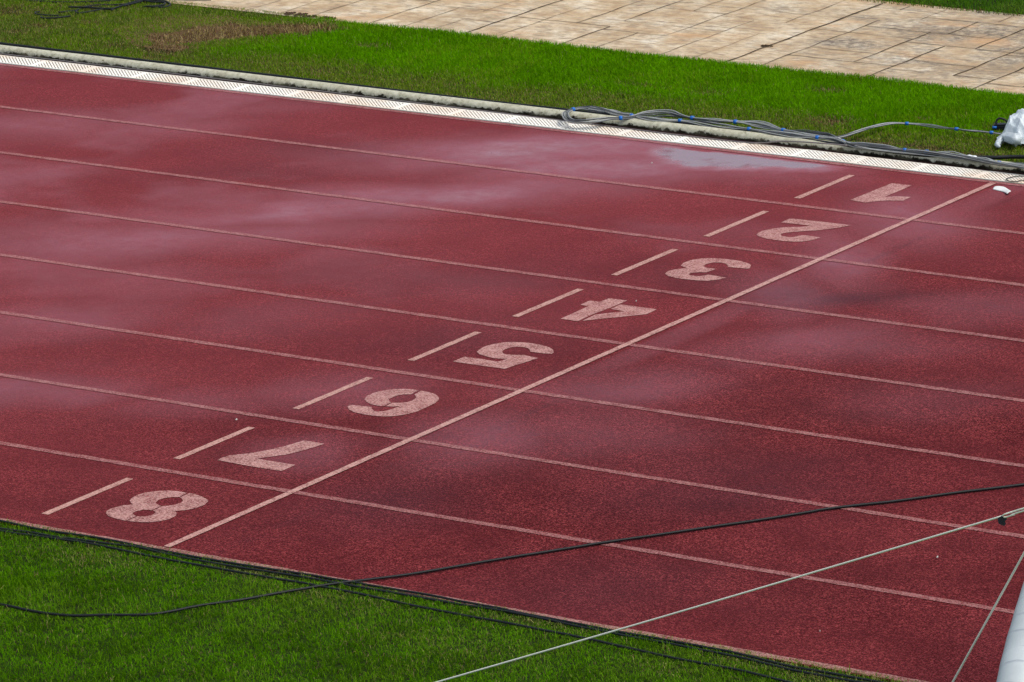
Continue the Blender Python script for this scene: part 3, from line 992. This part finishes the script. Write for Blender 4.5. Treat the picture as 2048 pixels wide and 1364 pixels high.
# ------------------------------------------------------------------ litter
def card():
    top = catmull([gp(1990, 372.5, .004), gp(1998, 372, .010), gp(2008, 373.5, .012), gp(2016, 378, .016), gp(2022, 382, .026)], 5)
    bot = catmull([gp(1985.5, 378, .004), gp(1993, 380.0, .004), gp(2002, 382.0, .004), gp(2008, 384.0, .006), gp(2014, 387, .016)], 5)
    V, Fc = [], []
    nr = 6
    for j in range(nr):
        t = j / (nr - 1)
        for a, b in zip(top, bot):
            p = a * (1 - t) + b * t
            p = p + np.array([0, 0, 0.003 * math.sin(math.pi * t)])
            V.append(p)
    n = len(top)
    for j in range(nr - 1):
        for i in range(n - 1):
            a = j * n + i
            Fc.append((a, a + n, a + n + 1, a + 1))
    o = mesh_obj("paper_scrap", V, Fc, M_CARD, None, True)
    md = o.modifiers.new("thickness", 'SOLIDIFY'); md.thickness = 0.003
    recentre(o)
    tag(o, "torn curled white card lying at the inner end of the finish line", "paper scrap")


card()


def chip(px, py, s, label, seed):
    r = random.Random(seed)
    c = gp(px, py)
    n = 7
    V = [(0, 0, 0.012)]
    for i in range(n):
        a = 2 * math.pi * i / n
        q_ = 0.5 * s * r.uniform(0.5, 1.0)
        V.append((math.cos(a) * q_, math.sin(a) * q_ * 1.6, 0.002 + r.random() * 0.006))
    V += [(v[0], v[1], 0.001) for v in V[1:]]
    Fc = [(0, 1 + i, 1 + (i + 1) % n) for i in range(n)]
    Fc += [(1 + i, 1 + n + i, 1 + n + (i + 1) % n, 1 + (i + 1) % n) for i in range(n)]
    o = mesh_obj("paper_fleck", V, Fc, M_FLECK)
    o.location = tuple(c)
    tag(o, label, "litter", "white flecks of litter on the track")


chip(473, 840, 0.013, "tiny white paper fleck on the lane line behind the mark of lane seven", 1)
chip(1272.5, 603, 0.008, "tiny white fleck just beside the painted numeral four", 2)
chip(1875, 1115, 0.012, "tiny white fleck between the two taut ropes on the red track", 3)
chip(1640, 1263, 0.006, "tiny pale fleck near the outer edge of the track, right of the sloping rope", 4)
chip(1304, 327, 0.008, "tiny pale fleck beside the puddle near the drain grates", 5)


def clump(pts, name, label):
    V, Fc = [], []
    r = random.Random(len(pts) * 7 + int(pts[0][0]))
    for (px, py, ln, cnt) in pts:
        for _ in range(cnt):
            c = gp(px + r.gauss(0, ln), py + r.gauss(0, ln * 0.12), 0.012)
            a = r.uniform(0, math.pi); l, w = r.uniform(.012, .03), r.uniform(.006, .014)
            ux, uy = math.cos(a), math.sin(a)
            b = len(V)
            t = r.uniform(-.3, .5)
            V += [(c[0] - ux * l, c[1] - uy * l, c[2] + .004), (c[0] - uy * w, c[1] + ux * w, c[2] + .012 + t * .01),
                  (c[0] + ux * l, c[1] + uy * l, c[2] + .006 + max(0, t) * .02), (c[0] + uy * w, c[1] - ux * w, c[2] + .002)]
            Fc += [(b, b + 1, b + 3), (b + 1, b + 2, b + 3)]
    o = recentre(mesh_obj(name, V, Fc, M_LEAF))
    tag(o, label, "dead leaves", "dead leaf clumps on the path")


clump([(580, 28, 7, 26), (600, 31, 8, 30), (618, 34, 6, 18)], "leaf_clump", "long dark clump of dead leaves on the path edge above the bare earth")
clump([(652, 37, 5, 26), (660, 38, 4, 16)], "leaf_clump", "small dark clump of dead leaves on the path edge, right of the longer clump")
clump([(1531, 93, 4, 20)], "leaf_clump", "small dark leaf clump caught on the wide joint across the path")


# ------------------------------------------------------------------ post and guy ropes at the lower right
def post():
    edge = [(1930, 1640), (1966, 1480), (1992, 1364), (2006, 1302), (2027, 1227), (2048, 1160), (2080, 1070), (2125, 960), (2190, 820), (2290, 640), (2430, 440), (2620, 230)]
    edge = np.array(edge, float)
    d = np.gradient(edge, axis=0); d /= np.linalg.norm(d, axis=1)[:, None]
    cen = edge + np.stack([-d[:, 1], d[:, 0]], 1) * 50.0
    base = gp(*cen[0], 0.0)
    D0 = depth(base)
    pts = [rp(x, y, D0 + 0.0 + 0.12 * i) for i, (x, y) in enumerate(cen)]
    P, s = resample(catmull(pts, 8), 0.03)
    r = 50.0 / F_PX * D0
    rr = r * (1 + 0.006 * np.sin(s * 40))
    V, Fc = tube_data(P, rr, 32)
    root = mesh_obj("leaning_post", V, Fc, M_POST, None, True)
    put_attr(root, "along", np.repeat(s, 32))
    recentre(root)
    # round foot plate
    bm = bmesh.new()
    bmesh.ops.create_cone(bm, cap_ends=True, segments=32, radius1=0.24, radius2=0.24, depth=0.02, matrix=Matrix.Translation(tuple(P[0] * [1, 1, 0] + [0, 0, 0.012])))
    bmesh.ops.bevel(bm, geom=[e for e in bm.edges if e.calc_face_angle(0) > 1], offset=0.005, segments=2, affect='EDGES')
    me = bpy.data.meshes.new("foot_plate"); bm.to_mesh(me); bm.free(); me.materials.append(M_GREY)
    fp = bpy.data.objects.new("foot_plate", me); COL.objects.link(fp)
    bpy.context.view_layer.update()
    adopt(fp, root)
    tag(root, "pale grey round post with ring seams leaning in at the bottom right corner", "post")
    return P


PP = post()


def peg(parent, p):
    adopt(tubes("peg", [np.array([p + np.array([-.03, -.03, .10]), p + np.array([0.02, 0.02, -.06])])], 0.008, M_GREY2, None, 8), parent)


def rope1():
    a = gp(560, 1454.6, 0.03)
    zc = lambda x: 1020 + (2048 - x) * (1364 - 1020) / (2048 - 870)
    da = depth(a)
    clipp = (2003, 1035.2)
    dB = da - 4.5
    dep = lambda x: da + (dB - da) * (x - 560) / (2003 - 560)
    xs = [560, 870, 1250, 1600, 1850, 2003]
    P = [rp(x, zc(x) + 3.0 * math.sin(math.pi * (x - 560) / 1443) - 0.5, dep(x)) for x in xs]
    root = empty("guy_rope", a)
    tag(root, "long cream guy rope sloping over lawn and track with a black adjuster", "guy rope")
    P1, _ = resample(catmull(P, 6), 0.03)
    adopt(tubes("rope", [P1], 0.0041, M_ROPE, None, 8), root)
    e = rp(2330, 931, dep(2330))
    m0 = rp(2010, 1028.5, dep(2010) - .02); m1 = rp(2010, 1034.5, dep(2010))
    up1 = catmull([P[-1], m0, rp(2024, 1023.8, dep(2024)), rp(2048, 1016.5, dep(2048)), e], 8)
    up2 = catmull([P[-1], m1, rp(2028, 1029.0, dep(2028)), rp(2048, 1021.5, dep(2048)), e + np.array([0, 0, -.01])], 8)
    adopt(tubes("rope", [up1, up2], 0.0036, M_ROPE, None, 8), root)
    # adjuster: a notched plate
    out = [(-10, -4), (-3, -9), (6, -7), (10, -2), (5, 1), (7, 6), (4, 11), (-3, 9), (-8, 6)]
    D = dep(2005)
    V = [rp(2005 + x, 1041 + y, D - 0.012) for x, y in out] + [rp(2005 + x, 1041 + y, D + 0.012) for x, y in out]
    n = len(out)
    Fc = [tuple(range(n)), tuple(range(n, 2 * n))[::-1]] + [(i, n + i, n + (i + 1) % n, (i + 1) % n) for i in range(n)]
    adopt(mesh_obj("adjuster", V, Fc, M_BLACK), root)
    peg(root, a)


def rope2():
    a = gp(1842, 1478, 0.03)
    da = depth(a)
    xs = [1842, 1905, 1960, 2010, 2048, 2120, 2260]
    yy = lambda x: 1364 - (x - 1905) * (1364 - 1105) / 143.0
    P = [rp(x, yy(x) + 1.5 * math.sin(math.pi * min(1, (x - 1842) / 300)), da - 2.0 * (x - 1842) / 400) for x in xs]
    root = empty("guy_rope", a)
    tag(root, "short steep cream guy rope beside the pale grey leaning post", "guy rope")
    P1, _ = resample(catmull(P, 6), 0.03)
    adopt(tubes("rope", [P1], 0.0052, M_ROPE, None, 8), root)
    peg(root, a)


rope1(); rope2()


# ------------------------------------------------------------------ grass
def inside(poly, x, y):
    poly = np.asarray(poly)
    c = np.zeros(len(x), bool)
    j = len(poly) - 1
    for i in range(len(poly)):
        xi, yi, xj, yj = *poly[i], *poly[j]
        k = ((yi > y) != (yj > y)) & (x < (xj - xi) * (y - yi) / (yj - yi + 1e-12) + xi)
        c ^= k
        j = i
    return c


def near_cable(x, y, pad):
    """0..1: how much a lying cable flattens the blade"""
    out = np.ones(len(x))
    key = {}
    cs = 0.05
    for P, rad in PRESS:
        for p in P[::1]:
            i, j = int(math.floor(p[0] / cs)), int(math.floor(p[1] / cs))
            for a in (-1, 0, 1):
                for b in (-1, 0, 1):
                    key.setdefault((i + a, j + b), []).append((p[0], p[1], rad))
    ci, cj = np.floor(x / cs).astype(int), np.floor(y / cs).astype(int)
    for k in range(len(x)):
        L = key.get((ci[k], cj[k]))
        if L:
            for px, py, rad in L:
                dd = (x[k] - px) ** 2 + (y[k] - py) ** 2
                if dd < (rad * pad) ** 2:
                    out[k] = min(out[k], 0.32 if (k * 7919) % 100 < 30 else 1.0)
                    break
    return out


def blades(name, x, y, h, width, lean, col, label, z0=-0.004):
    n = len(x)
    az = RNG.uniform(0, 2 * math.pi, n)
    ln = np.abs(RNG.normal(lean, lean * 0.45, n))
    fa = az + math.pi / 2 + RNG.normal(0, 0.5, n)
    w = width * RNG.uniform(0.7, 1.25, n) / 2
    wx, wy = np.cos(fa) * w, np.sin(fa) * w
    dx, dy = np.cos(az), np.sin(az)
    V = np.empty((n, 5, 3), np.float32)
    hm, ht = h * 0.58, h * np.cos(np.minimum(ln, 1.35))
    om, ot = h * 0.58 * np.sin(ln * 0.45), h * np.sin(np.minimum(ln, 1.4))
    hm = hm * np.cos(ln * 0.45)
    V[:, 0] = np.stack([x - wx, y - wy, np.full(n, z0)], 1)
    V[:, 1] = np.stack([x + wx, y + wy, np.full(n, z0)], 1)
    V[:, 2] = np.stack([x + dx * om + wx * .85, y + dy * om + wy * .85, z0 + hm], 1)
    V[:, 3] = np.stack([x + dx * om - wx * .85, y + dy * om - wy * .85, z0 + hm], 1)
    V[:, 4] = np.stack([x + dx * ot, y + dy * ot, z0 + ht], 1)
    me = bpy.data.meshes.new(name)
    me.vertices.add(n * 5)
    me.vertices.foreach_set('co', V.ravel())
    base = np.arange(n)[:, None] * 5
    li = np.concatenate([base + np.array([[0, 1, 2, 3]]), base + np.array([[3, 2, 4]])], 1).ravel()
    me.loops.add(len(li))
    me.loops.foreach_set('vertex_index', li.astype(np.int32))
    me.polygons.add(n * 2)
    st = np.stack([np.arange(n) * 7, np.arange(n) * 7 + 4], 1).ravel()
    me.polygons.foreach_set('loop_start', st.astype(np.int32))
    try:
        me.polygons.foreach_set('loop_total', np.tile([4, 3], n).astype(np.int32))
    except Exception:
        pass
    me.update(calc_edges=True)
    a = me.attributes.new("tint", 'FLOAT_COLOR', 'POINT')
    c = np.ones((n, 5, 4), np.float32)
    c[:, :, :3] = col[:, None, :]
    a.data.foreach_set('color', c.ravel())
    me.materials.append(M_GRASS)
    o = bpy.data.objects.new(name, me)
    COL.objects.link(o)
    tag(o, label, "grass", kind='stuff')
    return o


G_DEEP, G_RICH, G_LITE = np.array([.038, .115, .001]), np.array([.075, .225, .001]), np.array([.15, .31, .008])
G_OLIVE, G_STRAW, G_BROWN = np.array([.19, .225, .050]), np.array([.36, .29, .13]), np.array([.17, .105, .055])


def mixc(c, b, f):
    return c * (1 - f[:, None]) + b[None, :] * f[:, None]


def near_lawn():
    n = 760000
    x = RNG.uniform(-4.4, 9.4, n); y = RNG.uniform(-5.6, -0.02, n)
    vis = y > (-2.75 + (x - 0.2) * 0.49)          # the strip the photograph looks onto, with a margin
    out = np.maximum(0, (-2.75 + (x - 0.2) * 0.49) - y) + np.maximum(0, -2.8 - x) + np.maximum(0, x - 7.2)
    vis &= (x > -2.8) & (x < 7.2)
    far = RNG.random(n) < 0.75 * (1 - sstep(0.0, 3.0, out)) + 0.05
    k = vis | far
    x, y = x[k], y[k]
    gap = vnoise(x, y, 15.0, 305, 2)
    k = RNG.random(len(x)) < 0.70 + 0.5 * sstep(.30, .55, gap)
    x, y = x[k], y[k]
    n = len(x)
    p1, p2, p3 = vnoise(x, y, 1.6, 301, 4), vnoise(x, y, 4.5, 302, 3), vnoise(x, y, 11.0, 303, 3)
    h = (0.022 + 0.020 * p2 + RNG.normal(0, 0.005, n)) * (0.6 + 0.8 * vnoise(x, y, 20.0, 306, 2))
    col = mixc(np.tile(G_RICH, (n, 1)), G_DEEP, sstep(.35, .7, p2))
    col = mixc(col, G_LITE, RNG.random(n) ** 2.2 * 0.8)
    pale = sstep(.50, .70, p1) * 0.50 + 0.30 * np.exp(-((y + 0.28) / 0.22) ** 2)
    m = RNG.random(n) < pale
    col[m] = mixc(col[m], np.array([.145, .275, .015]), np.full(m.sum(), .65))
    # dry edge beside the cables
    dry_or_lit = np.zeros(n)
    for (px, py), s, a in (((490, 1143), .16, 1.0), ((478, 1140), .08, 1.0), ((545, 1150), .16, .6), ((210, 1120), .3, .3), ((700, 1200), .3, .22), ((900, 1300), .4, .15), ((1640, 1320), .3, .35), ((190, 1095), .14, .25), ((1080, 1240), .25, .55), ((1180, 1245), .2, .4), ((1550, 1330), .22, .6), ((1650, 1355), .22, .75), ((1750, 1372), .3, .8), ((1480, 1320), .15, .4), ((330, 1095), .2, .5), ((260, 1085), .15, .4), ((140, 1120), .15, .2), ((1330, 1340), .15, .25)):
        c = gp(px, py)
        dry_or_lit = np.maximum(dry_or_lit, a * np.exp(-(((x - c[0]) / (s * 1.3)) ** 2 + ((y - c[1]) / (s * .55)) ** 2)))
    m = RNG.random(n) < dry_or_lit
    col[m] = mixc(col[m], G_STRAW, RNG.uniform(.4, .85, m.sum()))
    h = h * (1 - 0.45 * dry_or_lit)
    m = RNG.random(n) < 0.025
    col[m] = G_STRAW * RNG.uniform(.5, 1.0, m.sum())[:, None]
    h *= near_cable(x, y, 0.8)
    # tall tuft by the left edge
    c = gp(-5, 1185)
    tf = np.exp(-(((x - c[0]) / 0.26) ** 2 + ((y - c[1]) / 0.30) ** 2))
    h *= 1 + 1.3 * tf * RNG.uniform(0.5, 1, n)
    lng = RNG.random(n) < 0.006
    h[lng] *= RNG.uniform(1.5, 2.6, lng.sum())
    col[lng] = mixc(col[lng], G_LITE, np.full(lng.sum(), .5))
    h *= sstep(-0.015, -0.10, y) * 0.45 + 0.55
    col *= (0.60 + 0.75 * RNG.random(n) ** 1.2)[:, None]
    blades("grass", x, y, np.maximum(h, .006), 0.0031, 1.15, col, "short lush lawn grass below the outer track line in the foreground")


def strip_lawn():
    n = 520000
    x = RNG.uniform(-12.5, 2.5, n); y = RNG.uniform(10.235, 13.3, n)
    top = np.where(x > -8.75, 12.27 + 0.10 * (vnoise(x, x * 0, 1.5, 310, 3) - .5), 13.3)
    # towards the left the lawn swings out over the end of the path
    sw = sstep(-8.9, -8.0, x)
    top = np.where(x < -7.6, 12.33 + (1 - sstep(-9.9, -9.3, x)) * 1.0, top)
    k = y < top
    k &= (x < 0.6) | (RNG.random(n) < .35)
    x, y = x[k], y[k]; n = len(x)
    p1, p2, p3 = vnoise(x, y, 1.4, 311, 4), vnoise(x, y, 4.0, 312, 3), vnoise(x, y, 9.0, 313, 3)
    v = (y - 10.25) / 2.05
    lush = sstep(.20, .42, v + 0.20 * (p1 - .5) + .15 * (p2 - .5)) * (1 - 0.9 * sstep(-1.05, -0.55, x + 0.25 * (p2 - .5))) * sstep(-8.1, -7.3, x + 0.5 * (p1 - .5) + .25 * (v - .5))
    left = 1 - sstep(-8.4, -7.5, x)
    h = 0.018 + 0.030 * lush + 0.010 * p2 + RNG.normal(0, .004, n) + left * 0.012 * p1
    col = mixc(np.tile(np.array([.135, .235, .008]), (n, 1)), G_RICH * np.array([1.55, 1.42, 1.0]), lush)
    col = mixc(col, G_DEEP, sstep(.40, .68, p2) * (.35 * lush + .8 * left) * (1 - .3 * left * lush))
    col = mixc(col, G_LITE, RNG.random(n) ** 2.5 * .7)
    m = RNG.random(n) < 0.30 * sstep(.48, .70, vnoise(x, y, 2.3, 315, 4))
    col[m] = mixc(col[m], np.array([.21, .27, .02]), RNG.uniform(.3, .9, m.sum()))
    m = RNG.random(n) < (1 - lush) * (0.42 - 0.15 * left)
    col[m] = mixc(col[m], G_OLIVE, RNG.uniform(.3, 1, m.sum()))
    m = RNG.random(n) < (1 - lush) * 0.16 + .01
    col[m] = G_STRAW * RNG.uniform(.45, .95, m.sum())[:, None]
    lf = left * sstep(.48, .64, p2) * 0.5
    m = RNG.random(n) < lf
    col[m] = mixc(col[m], G_OLIVE, RNG.uniform(.4, 1, m.sum()))
    dry_or_lit = np.zeros(n)
    for (px, py), sx, sy, a in (((1665, 240), .17, .10, .9), ((1660, 238), .10, .05, .9), ((1420, 185), .14, .10, .55), ((1655, 180), .12, .08, .5), ((1845, 236), .05, .04, .9), ((740, 92), .18, .06, .5), ((640, 138), .1, .08, .6), ((1275, 170), .2, .06, .35), ((1000, 198), .5, .06, .3), ((330, 100), .2, .14, .8), ((300, 112), .12, .1, .6), ((180, 40), .12, .06, .6), ((75, 48), .18, .08, .75), ((30, 60), .15, .1, .5), ((20, 18), .22, .16, .95), ((180, 12), .3, .1, .4), ((1760, 282), .3, .09, .85), ((1840, 290), .35, .08, .85), ((1930, 303), .35, .07, .8), ((230, 88), .2, .12, .4)):
        c = gp(px, py, .02)
        dry_or_lit = np.maximum(dry_or_lit, a * np.exp(-(((x - c[0]) / sx) ** 2 + ((y - c[1]) / sy) ** 2)))
    dry_or_lit *= 0.6 + 0.8 * p3
    m = RNG.random(n) < dry_or_lit
    col[m] = np.where(RNG.random(m.sum())[:, None] < .55, G_STRAW, G_BROWN) * RNG.uniform(.5, 1, m.sum())[:, None]
    h *= 1 - .5 * np.clip(dry_or_lit, 0, 1)
    # bare earth: only a few dead stems
    fld = np.full(n, -9.0)
    nz1 = vnoise(x, y, 2.6, 331, 5) - .5
    for (px, py), (qx, qy), a_, b_ in (((318, 66), (600, 62), .72, .36), ((330, 78), (470, 70), .42, .38), ((300, 100), (360, 96), .22, .14)):
        c0, c1 = gp(px, py)[:2], gp(qx, qy)[:2]
        cc, dd = (c0 + c1) / 2, (c1 - c0) / np.linalg.norm(c1 - c0)
        u, v_ = (x - cc[0]) * dd[0] + (y - cc[1]) * dd[1], -(x - cc[0]) * dd[1] + (y - cc[1]) * dd[0]
        fld = np.maximum(fld, 1 - np.sqrt((u / a_) ** 2 + (v_ / b_) ** 2))
    fld = fld + 1.5 * nz1 + .5 * (p3 - .5)
    bare = RNG.random(n) < sstep(.0, .30, fld)
    kill = bare & (RNG.random(n) < .66)
    col[bare] = np.where(RNG.random(bare.sum())[:, None] < .5, G_STRAW * 1.05, G_BROWN) * RNG.uniform(.3, 1.2, bare.sum())[:, None]
    h[bare] *= 1.9
    lean = np.where(bare, 1.36, .62)
    k = ~kill
    x, y, h, col, lean = x[k], y[k], h[k], col[k], lean[k]
    n = len(x)
    h *= near_cable(x, y, 1.2)
    h *= 0.55 + .45 * sstep(10.235, 10.36, y)
    col *= (0.60 + 0.75 * RNG.random(n) ** 1.2)[:, None]
    blades("grass", x, y, np.maximum(h, .006), 0.0045, lean, col, "band of bright green grass between the concrete kerb and the paved path")


def far_lawn():
    n = 90000
    x = RNG.uniform(-7.5, 2.0, n); y = RNG.uniform(14.76, 17.2, n)
    p1, p2 = vnoise(x, y, 1.6, 321, 4), vnoise(x, y, 5, 322, 3)
    h = .035 + .015 * p2 + RNG.normal(0, .005, n)
    col = mixc(np.tile(np.array([.055, .140, .012]), (n, 1)), G_OLIVE, sstep(.4, .8, p1) * .6)
    col = mixc(col, G_LITE, RNG.random(n) ** 2.5 * .5)
    e = RNG.random(n) < np.exp(-(y - 14.76) / .06) * .6
    col[e] = G_BROWN * RNG.uniform(.3, .8, e.sum())[:, None]
    col *= RNG.uniform(.75, 1.2, n)[:, None]
    blades("grass", x, y, h, .005, .6, col, "grass beyond the far edge of the paved path at the top right", z0=0.0)


near_lawn(); strip_lawn(); far_lawn()
